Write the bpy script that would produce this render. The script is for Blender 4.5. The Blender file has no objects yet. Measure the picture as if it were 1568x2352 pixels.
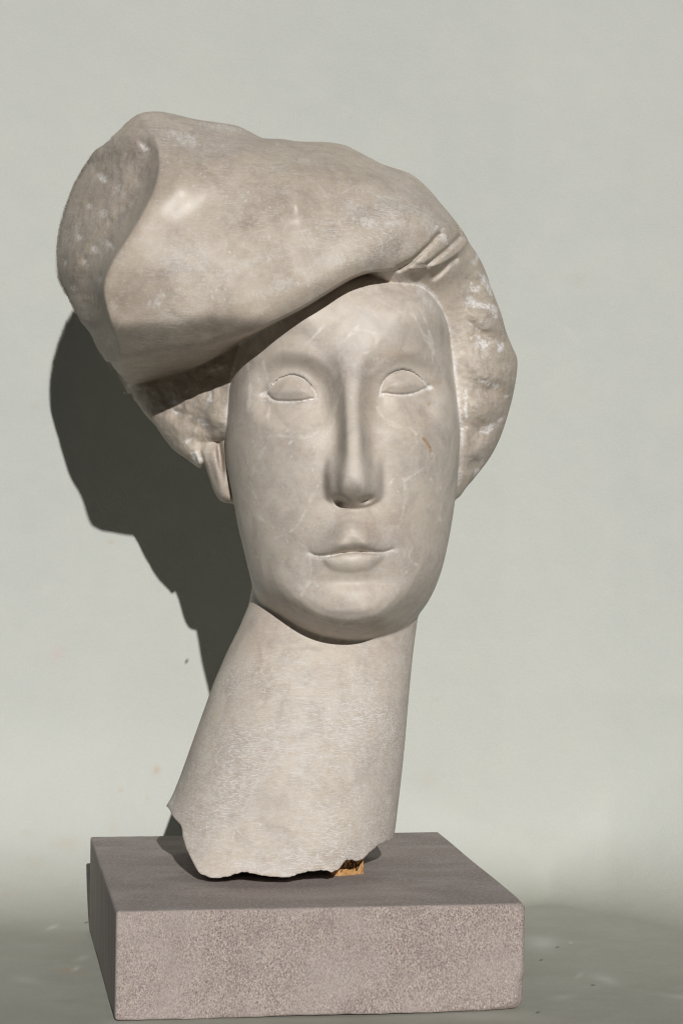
import bpy, bmesh, math, random
import numpy as np
from mathutils import Matrix, Vector

random.seed(7)
rng = np.random.default_rng(11)
SC = bpy.context.scene
COL = SC.collection

# ------------------------------------------------------------------ camera
F_PX, W_PX, H_PX = 5273.0, 1568.0, 2352.0
PITCH, ROLL = 0.0316, 0.0152
CAM = np.array([0.0, -1.45, 0.3339])
D0 = 1.45
PX = D0 / F_PX                                   # metres per design unit at the bust's axis
cp, sp = math.cos(PITCH), math.sin(PITCH)
cr, sr = math.cos(ROLL), math.sin(ROLL)
_right = np.array([1.0, 0, 0]); _fwd = np.array([0, cp, -sp]); _up = np.array([0, sp, cp])
C_RIGHT = cr * _right + sr * _up
C_UP = -sr * _right + cr * _up
C_FWD = _fwd
cam_d = bpy.data.cameras.new('camera')
cam = bpy.data.objects.new('camera', cam_d); COL.objects.link(cam)
cam.matrix_world = Matrix(((C_RIGHT[0], C_UP[0], -C_FWD[0], CAM[0]),
                           (C_RIGHT[1], C_UP[1], -C_FWD[1], CAM[1]),
                           (C_RIGHT[2], C_UP[2], -C_FWD[2], CAM[2]),
                           (0, 0, 0, 1)))
cam_d.sensor_fit = 'VERTICAL'; cam_d.sensor_height = 24.0
cam_d.lens = 24.0 * F_PX / H_PX
cam_d.clip_start = 0.05; cam_d.clip_end = 100
SC.camera = cam

def world_pt(u, v, y):
    """design coordinates (units right, units down, depth behind the bust's axis) to metres"""
    u = np.asarray(u, float); v = np.asarray(v, float); D = D0 + np.asarray(y, float) * PX
    a = (u - W_PX / 2) / F_PX * D; b = (H_PX / 2 - v) / F_PX * D
    return (CAM + a[..., None] * C_RIGHT + b[..., None] * C_UP + D[..., None] * C_FWD)

# ------------------------------------------------------------------ sun and sky
travel = -119 * C_RIGHT - 303 * C_UP + 800 * C_FWD
travel /= np.linalg.norm(travel)
to_sun = -travel
sun_el = math.asin(to_sun[2]); sun_az = math.atan2(to_sun[0], to_sun[1])
world = bpy.data.worlds.new('World'); SC.world = world; world.use_nodes = True
wn = world.node_tree; bg = wn.nodes['Background']
sky = wn.nodes.new('ShaderNodeTexSky'); sky.sky_type = 'NISHITA'; sky.sun_disc = False
sky.dust_density = 0.0; sky.ozone_density = 3.0; sky.sun_elevation = sun_el; sky.sun_rotation = sun_az
wn.links.new(sky.outputs[0], bg.inputs[0]); bg.inputs[1].default_value = 0.006
sun_d = bpy.data.lights.new('sun', 'SUN'); sun_d.energy = 5.0; sun_d.angle = math.radians(0.53)
sun_d.color = (1.0, 0.975, 0.94)
sun = bpy.data.objects.new('sun', sun_d); COL.objects.link(sun)
sun.rotation_euler = Vector(travel).to_track_quat('-Z', 'Y').to_euler()
sun.location = (0.6, -2.5, 2.0)
SC.view_settings.view_transform = 'Standard'; SC.view_settings.look = 'None'
SC.view_settings.gamma = 1.0; SC.view_settings.use_curve_mapping = False
SC.view_settings.exposure = -0.74
SC.cycles.filter_width = 1.15

# ------------------------------------------------------------------ helpers
def tag(o, label=None, cat=None, group=None, kind=None):
    for k, val in (('label', label), ('category', cat), ('group', group), ('kind', kind)):
        if val: o[k] = val
    return o

def link(name, me, mat=None, parent=None):
    o = bpy.data.objects.new(name, me); COL.objects.link(o)
    if mat: me.materials.append(mat)
    if parent: o.parent = parent
    return o

def sstep(a, b, x):
    t = np.clip((x - a) / (b - a), 0, 1); return t * t * (3 - 2 * t)

def catmull(pts, n=6, closed=False):
    P = np.array(pts, float); N = len(P); out = []
    rngi = range(N if closed else N - 1)
    for i in rngi:
        if closed: p0, p1, p2, p3 = P[i - 1], P[i], P[(i + 1) % N], P[(i + 2) % N]
        else: p0, p1, p2, p3 = P[max(i - 1, 0)], P[i], P[i + 1], P[min(i + 2, N - 1)]
        for k in range(n):
            t = k / n
            out.append(0.5 * ((2 * p1) + (-p0 + p2) * t + (2 * p0 - 5 * p1 + 4 * p2 - p3) * t * t + (-p0 + 3 * p1 - 3 * p2 + p3) * t ** 3))
    if not closed: out.append(P[-1])
    return np.array(out)

# ---- design grid (columns)
ST = 2.5
U0, U1, V0, V1, Y0, Y1 = 100.0, 1212.0, 236.0, 2036.0, -475.0, 300.0
us = np.arange(U0, U1, ST, dtype=np.float32); vs = np.arange(V0, V1, ST, dtype=np.float32); ys = np.arange(Y0, Y1, ST, dtype=np.float32)
UU, VV = np.meshgrid(us, vs, indexing='ij')

def dist_poly(pts, U=None, V=None, closed=False, pad=None):
    """distance to a polyline and side (+ left of travel in u-right v-down axes => right hand side)"""
    U = UU if U is None else U; V = VV if V is None else V
    P = np.asarray(pts, np.float32)
    if closed: P = np.vstack([P, P[:1]])
    best = np.full(U.shape, 1e9, np.float32); side = np.zeros(U.shape, np.float32)
    for (ax, ay), (bx, by) in zip(P[:-1], P[1:]):
        dx, dy = bx - ax, by - ay; L = dx * dx + dy * dy
        if L < 1e-9: continue
        t = np.clip(((U - ax) * dx + (V - ay) * dy) / L, 0, 1)
        qx = U - ax - t * dx; qy = V - ay - t * dy
        d = qx * qx + qy * qy
        m = d < best
        best = np.where(m, d, best)
        side = np.where(m, dx * qy - dy * qx, side)
    return np.sqrt(best), np.sign(side)

def near_poly(pts, reach):
    """distance to an open polyline, only worked out near it"""
    P = np.asarray(pts, np.float32); out = np.full(UU.shape, 1e3, np.float32)
    i0 = max(int((P[:, 0].min() - reach - U0) / ST), 0); i1 = int((P[:, 0].max() + reach - U0) / ST) + 2
    j0 = max(int((P[:, 1].min() - reach - V0) / ST), 0); j1 = int((P[:, 1].max() + reach - V0) / ST) + 2
    s = (slice(i0, i1), slice(j0, j1))
    out[s] = dist_poly(P, UU[s], VV[s])[0]
    return out

def inside(pts):
    P = np.asarray(pts, float); r = np.zeros(UU.shape, bool); n = len(P)
    for i in range(n):
        (ax, ay), (bx, by) = P[i - 1], P[i]
        if ay == by: continue
        c = ((ay > VV) != (by > VV)) & (UU < (bx - ax) * (VV - ay) / (by - ay) + ax)
        r ^= c
    return r

def sd_in(pts, n=5):
    P = catmull(pts, n, True); d, _ = dist_poly(P, closed=True)
    return np.where(inside(P), d, -d)

def tps(points):
    P = np.array(points, float); X = P[:, :2] / 300.0; z = P[:, 2]; n = len(P)
    def ker(r2): return 0.5 * r2 * np.log(r2 + 1e-12)
    K = ker(((X[:, None] - X[None]) ** 2).sum(-1)) + 0.002 * np.eye(n)
    Q = np.hstack([np.ones((n, 1)), X]); A = np.zeros((n + 3, n + 3))
    A[:n, :n] = K; A[:n, n:] = Q; A[n:, :n] = Q.T
    w = np.linalg.solve(A, np.concatenate([z, np.zeros(3)]))
    x = UU / 300.0; y = VV / 300.0; out = w[n] + w[n + 1] * x + w[n + 2] * y
    for i in range(n): out = out + w[i] * ker((x - X[i, 0]) ** 2 + (y - X[i, 1]) ** 2)
    return out.astype(np.float32)

def tab(x, t):
    t = np.array(t, float)
    # smooth monotone-ish interpolation
    xs = np.linspace(t[0, 0], t[-1, 0], 600); yl = np.interp(xs, t[:, 0], t[:, 1])
    k = np.hanning(25); k /= k.sum(); yp = np.pad(yl, 12, mode='reflect', reflect_type='odd'); yl = np.convolve(yp, k, 'valid')
    return np.interp(x, xs, yl).astype(np.float32)

def vnoise(scale, seed, oct=3, stretch=(1, 1), gain=0.5):
    """smooth value noise over the columns, about -1..1"""
    r = np.random.default_rng(seed); out = np.zeros(UU.shape, np.float32); amp = 1.0; tot = 0
    for o in range(oct):
        s = scale / 2 ** o
        g = r.uniform(-1, 1, (int((U1 - U0) / (s * stretch[0])) + 4, int((V1 - V0) / (s * stretch[1])) + 4)).astype(np.float32)
        x = (UU - U0) / (s * stretch[0]); y = (VV - V0) / (s * stretch[1])
        i = x.astype(int); j = y.astype(int); fx = x - i; fy = y - j
        fx = fx ** 3 * (fx * (fx * 6 - 15) + 10); fy = fy ** 3 * (fy * (fy * 6 - 15) + 10)
        out += amp * ((g[i, j] * (1 - fx) + g[i + 1, j] * fx) * (1 - fy) + (g[i, j + 1] * (1 - fx) + g[i + 1, j + 1] * fx) * fy)
        tot += amp; amp *= gain
    return out / tot * 1.5

def blur(a, n):
    for _ in range(n):
        p = np.pad(a, 1, mode='edge')
        a = (p[:-2, 1:-1] + p[2:, 1:-1] + p[1:-1, :-2] + p[1:-1, 2:] + 2 * p[1:-1, 1:-1]) / 6
    return a

def dome(e, rx, ry):
    """recession behind the front as an edge e units away is approached"""
    t = 1 - np.clip(e / rx, 0, 1)
    return ry * (1 - np.sqrt(np.clip(1 - t * t, 0, 1)))

def gauss(cu, cv, su, sv, ang=0.0):
    c, s = math.cos(ang), math.sin(ang); x = UU - cu; y = VV - cv
    return np.exp(-0.5 * (((c * x + s * y) / su) ** 2 + ((-s * x + c * y) / sv) ** 2))

# ------------------------------------------------------------------ the bust: carved forms
chalk = np.zeros(UU.shape, np.float32); vein = np.zeros(UU.shape, np.float32); stain = np.zeros(UU.shape, np.float32)
def mark(buf, d, w, amt=1.0, soft=1.6):
    np.maximum(buf, amt * (1 - sstep(w, w + soft * 2.5, d)), out=buf)

# --- face
FACE = [(556, 770), (530, 870), (522, 940), (518, 1010), (521, 1070), (536, 1150), (547, 1210), (559, 1260), (571, 1310), (582, 1350), (602, 1388),
        (642, 1428), (690, 1462), (742, 1482), (802, 1489), (860, 1482), (910, 1460), (950, 1424), (985, 1378), (1011, 1318), (1030, 1240),
        (1043, 1160), (1052, 1080), (1057, 1000), (1053, 930), (1045, 870), (1037, 800), (1025, 740), (1000, 690), (962, 652), (905, 624),
        (840, 595), (760, 575), (680, 590), (610, 650)]
eF = sd_in(FACE)
base = tab(VV, [(236, -250), (560, -285), (640, -305), (720, -318), (820, -326), (920, -322), (1020, -326), (1120, -330), (1220, -334), (1320, -334), (1380, -336), (1420, -332), (1500, -322), (2040, -300)])
topw = 1 - sstep(700, 820, VV)
rxF = 240 - 120 * topw; ryF = 255 - 95 * topw
tf = 1 - np.clip(eF / rxF, 0, 1)
side = ryF * (1 - np.clip(1 - tf ** 2.25, 0, 1) ** (1 / 2.25))
ec = np.clip(eF, 0, 200)
jaw = np.interp(ec, [0, 6, 17, 30, 42, 54, 66, 85, 130, 180, 200], [236, 214, 176, 131, 88, 47, 22, 9, 2, 0, 0]).astype(np.float32)
jaw = blur(jaw, 3)
jw = sstep(1300, 1430, VV) * (1 - 0.0 * UU)
cheek_round = dome(eF + 60, 240, 150)
yF = base + side * (1 - jw) + (np.maximum(jaw, 0) + cheek_round * 0.55) * jw

h = np.zeros(UU.shape, np.float32)              # relief added to the face, towards the viewer
# brow, sockets
sockL = sd_in([(771, 965), (765, 890), (742, 846), (700, 822), (645, 818), (596, 840), (572, 895), (590, 960), (640, 1005), (700, 1012), (752, 995)])
sockR = sd_in([(847, 960), (854, 885), (878, 846), (915, 824), (958, 820), (1003, 842), (1024, 890), (1008, 960), (960, 1002), (900, 1010), (862, 990)])
for sk, amt in ((sockL, 30.0), (sockR, 26.0)):
    w = sstep(-14, 40, sk) * (1 - sstep(925, 1010, VV))
    h -= amt * w
h -= 16 * gauss(748, 900, 22, 42) + 14 * gauss(866, 892, 20, 40)
h += 8 * gauss(664, 806, 60, 20, 0.05) + 8 * gauss(950, 806, 60, 20, 0.05)
# cheek fullness
h += 10 * gauss(660, 1010, 70, 60) + 10 * gauss(940, 1005, 60, 60)
h -= 7 * gauss(640, 1210, 60, 90) + 6 * gauss(970, 1200, 45, 90)
# nose
nc = tab(VV, [(700, 812), (850, 806), (900, 806), (960, 808), (1040, 811), (1100, 812), (1200, 812)])
ni = tab(VV, [(700, 60), (800, 36), (850, 22), (900, 14), (960, 13), (1040, 17), (1090, 22), (1120, 24), (1200, 24)])
no = tab(VV, [(700, 150), (800, 92), (850, 58), (900, 47), (960, 47), (1040, 52), (1090, 60), (1115, 65), (1140, 64), (1200, 62)])
nH = tab(VV, [(640, 0), (740, 2), (800, 7), (840, 16), (880, 31), (920, 46), (960, 60), (1040, 88), (1090, 103), (1120, 107), (1200, 107)])
t = np.abs(UU - nc) * np.where(UU < nc, 1 + 0.14 * sstep(1090, 1000, VV), 1)
S1 = np.interp(t / (no / 47.0), [0, 8, 14, 19, 25, 32, 39, 47, 56, 66], [1, .99, .94, .82, .55, .29, .13, .05, .015, 0]).astype(np.float32)
S2 = np.interp(t, [0, 12, 20, 27, 33, 39, 46, 53, 58, 63, 68, 74], [1, .99, .955, .88, .74, .59, .48, .39, .28, .13, .03, 0]).astype(np.float32)
wt = sstep(1030, 1112, VV)
S = S1 * (1 - wt) + S2 * wt
vb = 1168 - 19 * np.clip((t / 62), 0, 1.2) ** 2
cut0 = 1100 + 14 * np.clip(t / 40, 0, 1) ** 2
q = np.clip((VV - cut0) / (vb - cut0), 0, 1)
bot = np.clip(1 - q ** 1.75, 0, 1) ** 0.8
nose_h = nH * np.clip(S, 0, 1) * bot
nose_h = blur(nose_h.astype(np.float32), 3)
nose_h -= np.minimum(nose_h, 33 * gauss(781, 1151, 11, 6, 0.3) + 30 * gauss(841, 1149, 11, 5.5, -0.4))
h += nose_h
# muzzle, philtrum
muz = sd_in([(702, 1262), (706, 1235), (730, 1195), (765, 1168), (812, 1158), (858, 1165), (893, 1190), (915, 1230), (917, 1256), (890, 1268), (850, 1271), (808, 1270), (765, 1278), (722, 1280)])
prow = 41 - 0.2 * np.clip(np.abs(UU - 812) - 20, 0, 200)
MOUTH = [(712, 1271), (724, 1277), (748, 1278), (770, 1274), (788, 1269), (807, 1268), (829, 1266), (851, 1269), (871, 1270), (889, 1267), (902, 1262)]
mline = np.interp(us, [p[0] for p in MOUTH], [p[1] for p in MOUTH]).astype(np.float32)[:, None]
up = mline - VV                                   # above the mouth line
edge_u = sstep(-2, 34, np.minimum(UU - 700, 918 - UU))
upc = np.clip(up, 0, 120)
edge_m = sstep(-6, 78, np.minimum(UU - 698 - 0.62 * upc, 920 - 0.62 * upc - UU))
lipU = np.where(up > 0, prow * (1 - (1 - np.clip(up / 29.0, 0, 1)) ** 2), 0) * sstep(125, 45, up) * edge_m
h += blur((lipU * sstep(-12, 30, muz + 22)).astype(np.float32), 3)
verm = gauss(812, 1250, 34, 9) * 7 * (up > 0)
h += 6 * gauss(788, 1252, 13, 8) + 6 * gauss(836, 1250, 13, 8) - 3 * gauss(812, 1258, 7, 7) + 3 * gauss(812, 1232, 18, 5)
# lower lip
ll = np.clip(-up, 0, 100)
wl = np.clip(1 - ((UU - 811) / 72) ** 2, 0, 1)
lipL = 15 * np.sqrt(wl) * np.clip(np.sin(np.clip((ll + 6) / (54 * np.sqrt(wl) + 1e-3), 0, 1) * math.pi), 0, 1) ** 0.75 * (up <= 0)
h += blur(lipL.astype(np.float32), 5)
h -= 10 * np.exp(-(up / 4.0) ** 2) * edge_u      # the cut of the mouth
h -= 9 * gauss(812, 1336, 60, 12) - 12 * gauss(812, 1405, 62, 40)
h -= 6 * gauss(705, 1275, 16, 22) + 5 * gauss(915, 1262, 14, 20)
d_m = near_poly(MOUTH, 30); np.maximum(chalk, (0.5 + 0.45 * vnoise(34, 6, 2)).clip(0.12, 0.9) * (1 - sstep(1.0, 5.5, d_m)), out=chalk)
np.maximum(chalk, 0.6 * np.clip(gauss(735, 1281, 16, 4, 0.1) + gauss(893, 1266, 16, 5, -0.3), 0, 1), out=chalk)
# eyes
EYL = [(612, 902), (618, 892), (638, 871), (662, 861), (685, 862), (706, 875), (720, 894), (726, 914), (714, 917), (685, 922), (653, 923), (627, 919)]
EYR = [(873, 904), (874, 891), (884, 868), (902, 854), (923, 848), (946, 853), (963, 866), (976, 880), (984, 888), (967, 897), (946, 905), (922, 908), (902, 907), (885, 904)]
eyes = []
for pts, (cu, cv), notch in ((EYL, (672, 893), (607, 906)), (EYR, (926, 880), (986, 890))):
    e = sd_in(pts); eyes.append(e)
    P = catmull(pts, 5, True); d = near_poly(np.vstack([P, P[:1]]), 60)
    h += 13 * sstep(0, 27, e) * (e > 0)
    h -= 5.5 * np.exp(-(d / 3.0) ** 2)
    lid = np.exp(-np.clip(-e, 0, 99) / 12.0) * (e <= 0)
    h += 8.5 * lid * sstep(cv + 14, cv - 14, VV) + 2 * lid * sstep(cv - 4, cv + 14, VV)
    h -= 6 * gauss(notch[0], notch[1], 6, 5)
    brk = 0.75 + 0.35 * vnoise(14, 5, 2)
    np.maximum(chalk, (0.72 + 0.3 * vnoise(40, 5, 2)).clip(0.3, 1) * (1 - sstep(1.2, 5.5, d)), out=chalk)
    h += 0.20 * (VV - cv) * sstep(0, 8, e)
    np.maximum(chalk, 0.95 * (gauss(notch[0], notch[1], 6, 5.5) > 0.45), out=chalk)
chalk[gauss(876, 909, 6, 4) > 0.5] = 0.9; chalk[gauss(721, 914, 4, 4) > 0.5] = 0.8
h += 1.6 * vnoise(90, 3, 3)                       # hand-rubbed unevenness
yF = yF - h
bF = np.full(UU.shape, 60.0, np.float32)

# --- neck
nl = np.interp(vs, [1100, 1290, 1345, 1390, 1440, 1500, 1570, 1640, 1710, 1780, 1830, 1868, 1900, 2040], [600, 588, 580, 571, 550, 520, 490, 465, 440, 415, 395, 371, 358, 300])
nr = np.interp(vs, [1100, 1340, 1400, 1440, 1500, 1580, 1640, 1700, 1780, 1840, 1900, 1945, 2040], [985, 970, 962, 956, 948, 940, 935, 930, 922, 915, 908, 900, 884])
k = np.hanning(19); k /= k.sum()
nl = np.convolve(np.pad(nl, 9, mode='edge'), k, 'valid'); nr = np.convolve(np.pad(nr, 9, mode='edge'), k, 'valid')
ncx = ((nl + nr) / 2)[None, :].astype(np.float32); nw = ((nr - nl) / 2)[None, :].astype(np.float32)
nfront = np.interp(vs, [1100, 1380, 1480, 1600, 1750, 1880, 2036], [-110, -128, -145, -172, -204, -226, -238])[None, :].astype(np.float32)
qn = np.clip(np.abs((UU - ncx) / nw), 0, 1)
rn = np.clip(1 - qn ** 2.25, 0, 1) ** (1 / 2.25)
NCY = 5.0
yN = NCY + (nfront - NCY) * rn + 1.5 * vnoise(120, 21, 3)
yN -= 7 * gauss(600, 1420, 26, 60, 0.35)          # tendon below the jaw
bN = NCY + 215 * rn
eN = np.minimum(UU - nl[None, :], nr[None, :] - UU).astype(np.float32)
BOT = [(300, 1850), (371, 1865), (386, 1868), (399, 1887), (417, 1903), (419, 1927), (428, 1953), (443, 1984), (456, 2006), (485, 2018), (509, 2017), (536, 2010), (556, 2003), (600, 2010), (645, 2016),
       (667, 2014), (702, 2004), (738, 2001), (764, 2006), (777, 1999), (795, 1978), (817, 1983), (834, 1978), (850, 1964), (872, 1947), (889, 1945), (960, 1940)]
vbot = np.interp(us, [p[0] for p in BOT], [p[1] for p in BOT]).astype(np.float32)
jag = np.convolve(np.random.default_rng(4).uniform(-1, 1, len(us)), np.hanning(5) / 2.0, 'same') * 2.2
vbot = vbot + jag.astype(np.float32)

# --- hair (both sides, one mass round the back)
HAIR = [(300, 903), (316, 930), (334, 955), (356, 978), (374, 1003), (400, 1034), (430, 1055), (447, 1068), (461, 1076), (469, 1062), (476, 1034), (490, 1016), (520, 1013), (556, 1040), (600, 1110), (760, 1130), (900, 1150), (1000, 1160), (1048, 1146), (1070, 1120), (1092, 1094), (1125, 1050),
        (1150, 1000), (1172, 930), (1184, 872), (1187, 826), (1175, 795), (1161, 760), (1150, 720), (1131, 670), (1109, 610), (1082, 565), (1040, 520), (960, 480), (800, 440), (560, 460), (400, 560), (320, 700), (285, 820)]
eH = sd_in(HAIR)
A_h = tps([(540, 800, -110), (525, 900, -112), (520, 1000, -108), (515, 1060, -95), (460, 830, -40), (440, 900, -40), (440, 960, -44), (450, 1020, -42), (380, 880, 18), (370, 940, 16), (410, 1010, -8), (320, 895, 75), (800, 800, -110),
           (940, 618, -290), (960, 636, -225), (985, 598, -275), (1000, 655, -185), (1010, 615, -225), (1040, 590, -185), (1062, 560, -150), (1040, 700, -140), (1050, 780, -122), (1060, 860, -116), (1068, 950, -112), (1066, 1040, -104), (1055, 1110, -90),
           (1100, 640, -105), (1110, 720, -112), (1120, 800, -108), (1135, 860, -98), (1120, 940, -92), (1105, 1020, -84), (1080, 1080, -74), (1165, 830, -50), (1150, 940, -40), (800, 1100, -60), (700, 600, -200)])
A_h += dome(eH, 40, 52)
lump = vnoise(80, 31, 2, (1.0, 0.8)); lump2 = vnoise(34, 33, 2); lump3 = vnoise(13, 35, 2)
wr = sstep(1035, 1085, UU) ; wlh = sstep(545, 500, UU)
rough = np.clip(wr * sstep(560, 640, VV) + wlh, 0, 1)
A_h -= rough * (9.0 * lump + 2.0 * lump2 - 4.5 * np.abs(vnoise(52, 36, 2)) - 3.2 * np.abs(vnoise(24, 37, 2)) - 1.3 * np.abs(vnoise(11, 38, 1)))
# explicit hollows of the right-hand hair
for cu, cv, su, sv, a, dep in ((1100, 690, 18, 12, 0.4, 10), (1112, 770, 26, 12, 0.5, 9), (1118, 895, 30, 14, 0.1, 12), (1108, 985, 18, 16, 0, 9), (1096, 1060, 14, 12, 0, 6), (1075, 645, 16, 10, 0.3, 7),
                               (455, 1010, 22, 12, 0.5, 9), (400, 955, 24, 9, 0.4, 6), (470, 985, 26, 10, 0.25, 8)):
    A_h += 1.7 * dep * gauss(cu, cv, su, sv, a)
for cu, cv, su, sv, a, dep in ((1120, 740, 24, 16, 0.5, 8), (1145, 820, 22, 22, 0, 9), (1085, 825, 22, 26, 0, 6), (1100, 940, 24, 20, 0, 7), (435, 1045, 22, 12, 0.6, 10), (420, 985, 28, 14, 0.5, 7), (500, 960, 22, 16, 0, 5)):
    A_h -= 1.4 * dep * gauss(cu, cv, su, sv, a)
yH = A_h
bH = 60 + 240 * np.sqrt(np.clip(1 - (1 - np.clip(eH / 260, 0, 1)) ** 2, 0, 1))

# --- ear
EAR = [(470, 1005), (500, 998), (528, 1000), (534, 1040), (538, 1090), (542, 1150), (526, 1156), (508, 1151), (498, 1140), (489, 1122), (481, 1098), (474, 1078), (464, 1056), (456, 1034)]
eE = sd_in(EAR)
yE = -62 - 0.30 * (UU - 480) + dome(eE, 20, 42) - 15 * gauss(511, 1112, 14, 32) + 30 * gauss(506, 1048, 4.5, 24, -0.12) + 18 * gauss(490, 1016, 20, 13) - 10 * gauss(521, 1058, 7, 26) + 6 * gauss(486, 1075, 5, 30, -0.3)
bE = np.full(UU.shape, 20.0, np.float32) - dome(eE, 20, 40)

# --- beret
TOPL = [(293, 908), (275, 887), (250, 851), (222, 806), (205, 767), (180, 736), (155, 691), (140, 666), (128, 636), (125, 591), (128, 546), (140, 491), (155, 451), (170, 416), (190, 381), (214, 347), (240, 328), (265, 305), (300, 272), (330, 258),
        (368, 256), (400, 262), (450, 274), (500, 281), (545, 289), (575, 303), (604, 317), (645, 319), (690, 325), (745, 326), (790, 333), (830, 352), (880, 378), (940, 398), (980, 430), (1010, 465), (1040, 502), (1062, 545)]
RIM = [(275, 832), (330, 819), (394, 805), (468, 797), (520, 782), (569, 766), (609, 747), (649, 727), (690, 706), (730, 682), (756, 666), (780, 651), (805, 637), (830, 627), (860, 620), (891, 618), (915, 615), (935, 605)]
UNDER = [(1050, 575), (1010, 600), (960, 614), (935, 612), (915, 621), (891, 624), (860, 626), (830, 633), (805, 643), (780, 657), (730, 688), (690, 712), (649, 733), (609, 753), (569, 778), (520, 806), (468, 834), (400, 864), (340, 888)]
BERET = TOPL + UNDER
eB = sd_in(BERET, 4)
A_b = tps([(480, 560, -402), (620, 560, -410), (750, 550, -405), (850, 560, -388), (930, 545, -335), (1000, 530, -235), (1045, 545, -170), (408, 462, -374), (408, 415, -365), (408, 510, -379), (465, 462, -366), (365, 465, -376), (520, 440, -362), (600, 440, -366), (688, 450, -386), (704, 505, -396), (780, 450, -345), (860, 470, -322), (940, 480, -280),
           (300, 650, -390), (255, 715, -362), (300, 550, -398), (362, 370, -300), (345, 310, -225), (330, 275, -140), (440, 340, -262), (560, 350, -270), (680, 380, -290), (780, 380, -245), (870, 410, -235),
           (450, 290, -140), (560, 312, -150), (690, 338, -165), (800, 352, -140), (900, 400, -150), (985, 455, -150), (400, 300, -170),
           (394, 740, -394), (482, 722, -408), (560, 700, -418), (640, 660, -420), (700, 640, -424), (640, 735, -412), (730, 680, -418), (780, 640, -412), (830, 615, -392), (891, 605, -352), (930, 598, -312), (500, 800, -398), (300, 830, -352), (200, 550, -380), (160, 650, -380), (250, 400, -320)])
# small ridge with a glint, shallow valleys
A_b -= 8 * gauss(684, 472, 17, 46, -0.45) - 19 * gauss(745, 472, 34, 44, 0.3) - 9 * gauss(560, 395, 60, 24)
A_b += 9 * gauss(640, 345, 46, 14, 0.1) - 6 * gauss(760, 350, 50, 16) + 5 * gauss(540, 570, 90, 60)
calm = 1 - 0.85 * gauss(410, 465, 75, 65)
A_b += (3.0 * vnoise(150, 41, 3) + 1.2 * vnoise(50, 43, 2)) * calm
# rounding into the silhouette
dT, _ = dist_poly(catmull(TOPL, 4))
A_b += dome(dT, 55, 80) * sstep(0, 1, eB * 0 + 1)
# left panel, hollowed behind the long curved ridge
RIDGE = [(322, 262), (338, 285), (357, 313), (367, 361), (363, 405), (350, 445), (323, 498), (293, 546), (262, 594), (243, 634), (238, 669), (246, 709), (258, 748), (272, 800), (280, 850), (292, 912)]
RC = catmull(RIDGE, 6); dR, sR = dist_poly(RC)
leftm = (sR > 0) if True else None
chk = leftm[int((180 - U0) / ST), int((550 - V0) / ST)]
if not chk: leftm = ~leftm
dl = np.where(leftm, dR, 0)
lip = 38 * sstep(300, 380, VV) * sstep(760, 640, VV) + 16
left_rec = lip * (1 - np.exp(-dl / 13.0)) + 1.95 * dl + 14 * np.exp(-((dl - 38) / 24) ** 2) * sstep(330, 420, VV) * (dl > 0)
left_rec = np.where(leftm, left_rec * (1 + 0.0026 * np.clip(VV - 480, -170, 200)), 0)
left_rec = blur(left_rec.astype(np.float32), 2)
dr = np.where(leftm, 0, dR)
edge_roll = 7 * np.exp(-dr / 6.0) * (~leftm)
A_b += left_rec + blur((edge_roll * sstep(300, 360, VV)).astype(np.float32), 3)
pl = sstep(6, 26, dl) * leftm
A_b -= pl * (11 * vnoise(105, 51, 2, (0.8, 1.4)) + 1.6 * vnoise(36, 53, 2) - 3.6 * np.abs(vnoise(40, 56, 2)) - 1.8 * np.abs(vnoise(17, 57, 1)))
# lower facet
L1 = [(200, 752), (262, 748), (330, 747), (394, 744), (440, 735), (482, 727), (530, 729), (575, 739), (620, 747), (660, 735)]
d1, s1 = dist_poly(catmull(L1, 5))
l1v = np.interp(us, [p[0] for p in L1], [p[1] for p in L1]).astype(np.float32)[:, None]
dn = np.clip(VV - l1v, 0, 400) * sstep(655, 600, UU)
c_rec = (1.45 + 0.25 * sstep(380, 270, UU)) * 7.5 * np.logaddexp(0, np.clip(VV - l1v, -300, 140) / 7.5) * sstep(665, 590, UU)
c_rec = blur(c_rec.astype(np.float32), 6)
A_b += c_rec * (1 - 0 * UU)
# rim roll and underside
rv = np.interp(us, [p[0] for p in RIM], [p[1] for p in RIM]).astype(np.float32)[:, None]
dRim, sRim = dist_poly(catmull(RIM, 5))
below = VV > rv
du = np.where(below, dRim, 0) * sstep(945, 885, UU)
sl = 3.9 + 10.5 * sstep(500, 600, UU)
A_b += np.clip(sl * du, 0, 460)
ab = np.where(below, 0, dRim)
roll_r = 15 + 16 * sstep(480, 640, UU) * sstep(960, 860, UU)
A_b += np.where(UU > 250, 0.55 * roll_r * (1 - np.clip(ab / (roll_r * 1.25), 0, 1)) ** 2, 0) * sstep(1000, 930, UU)
# folds where the beret meets the hair
fold = np.zeros(UU.shape, np.float32)
for pts, wd, dep in (([(916, 616), (945, 600), (975, 572), (1005, 541)], 7.5, 24), ([(980, 606), (1005, 588), (1030, 566), (1052, 546)], 7.0, 18), ([(996, 637), (1014, 622), (1030, 606), (1045, 594)], 7.0, 16)):
    P = catmull(pts, 6); d = near_poly(P, 60)
    fold += dep * (0.9 + 0.15 * vnoise(26, int(wd * 10 + dep), 2)) * np.exp(-((d + 1.0 * vnoise(18, int(dep), 2)) / wd) ** 2)
    d2 = near_poly(P + np.array([5.5, 5.5]), 40); mark(chalk, d2, 1.0, 0.34, 1.6)
A_b += fold; yH = yH + fold
yB = A_b
yMidB = tab(VV, [(236, -60), (420, -110), (560, -170), (700, -150), (912, -60), (2040, -60)])
bB = -20 + 235 * np.sqrt(np.clip(1 - (1 - np.clip(eB / 190, 0, 1)) ** 2, 0, 1)) - 120 * sstep(420, 150, UU)

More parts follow.
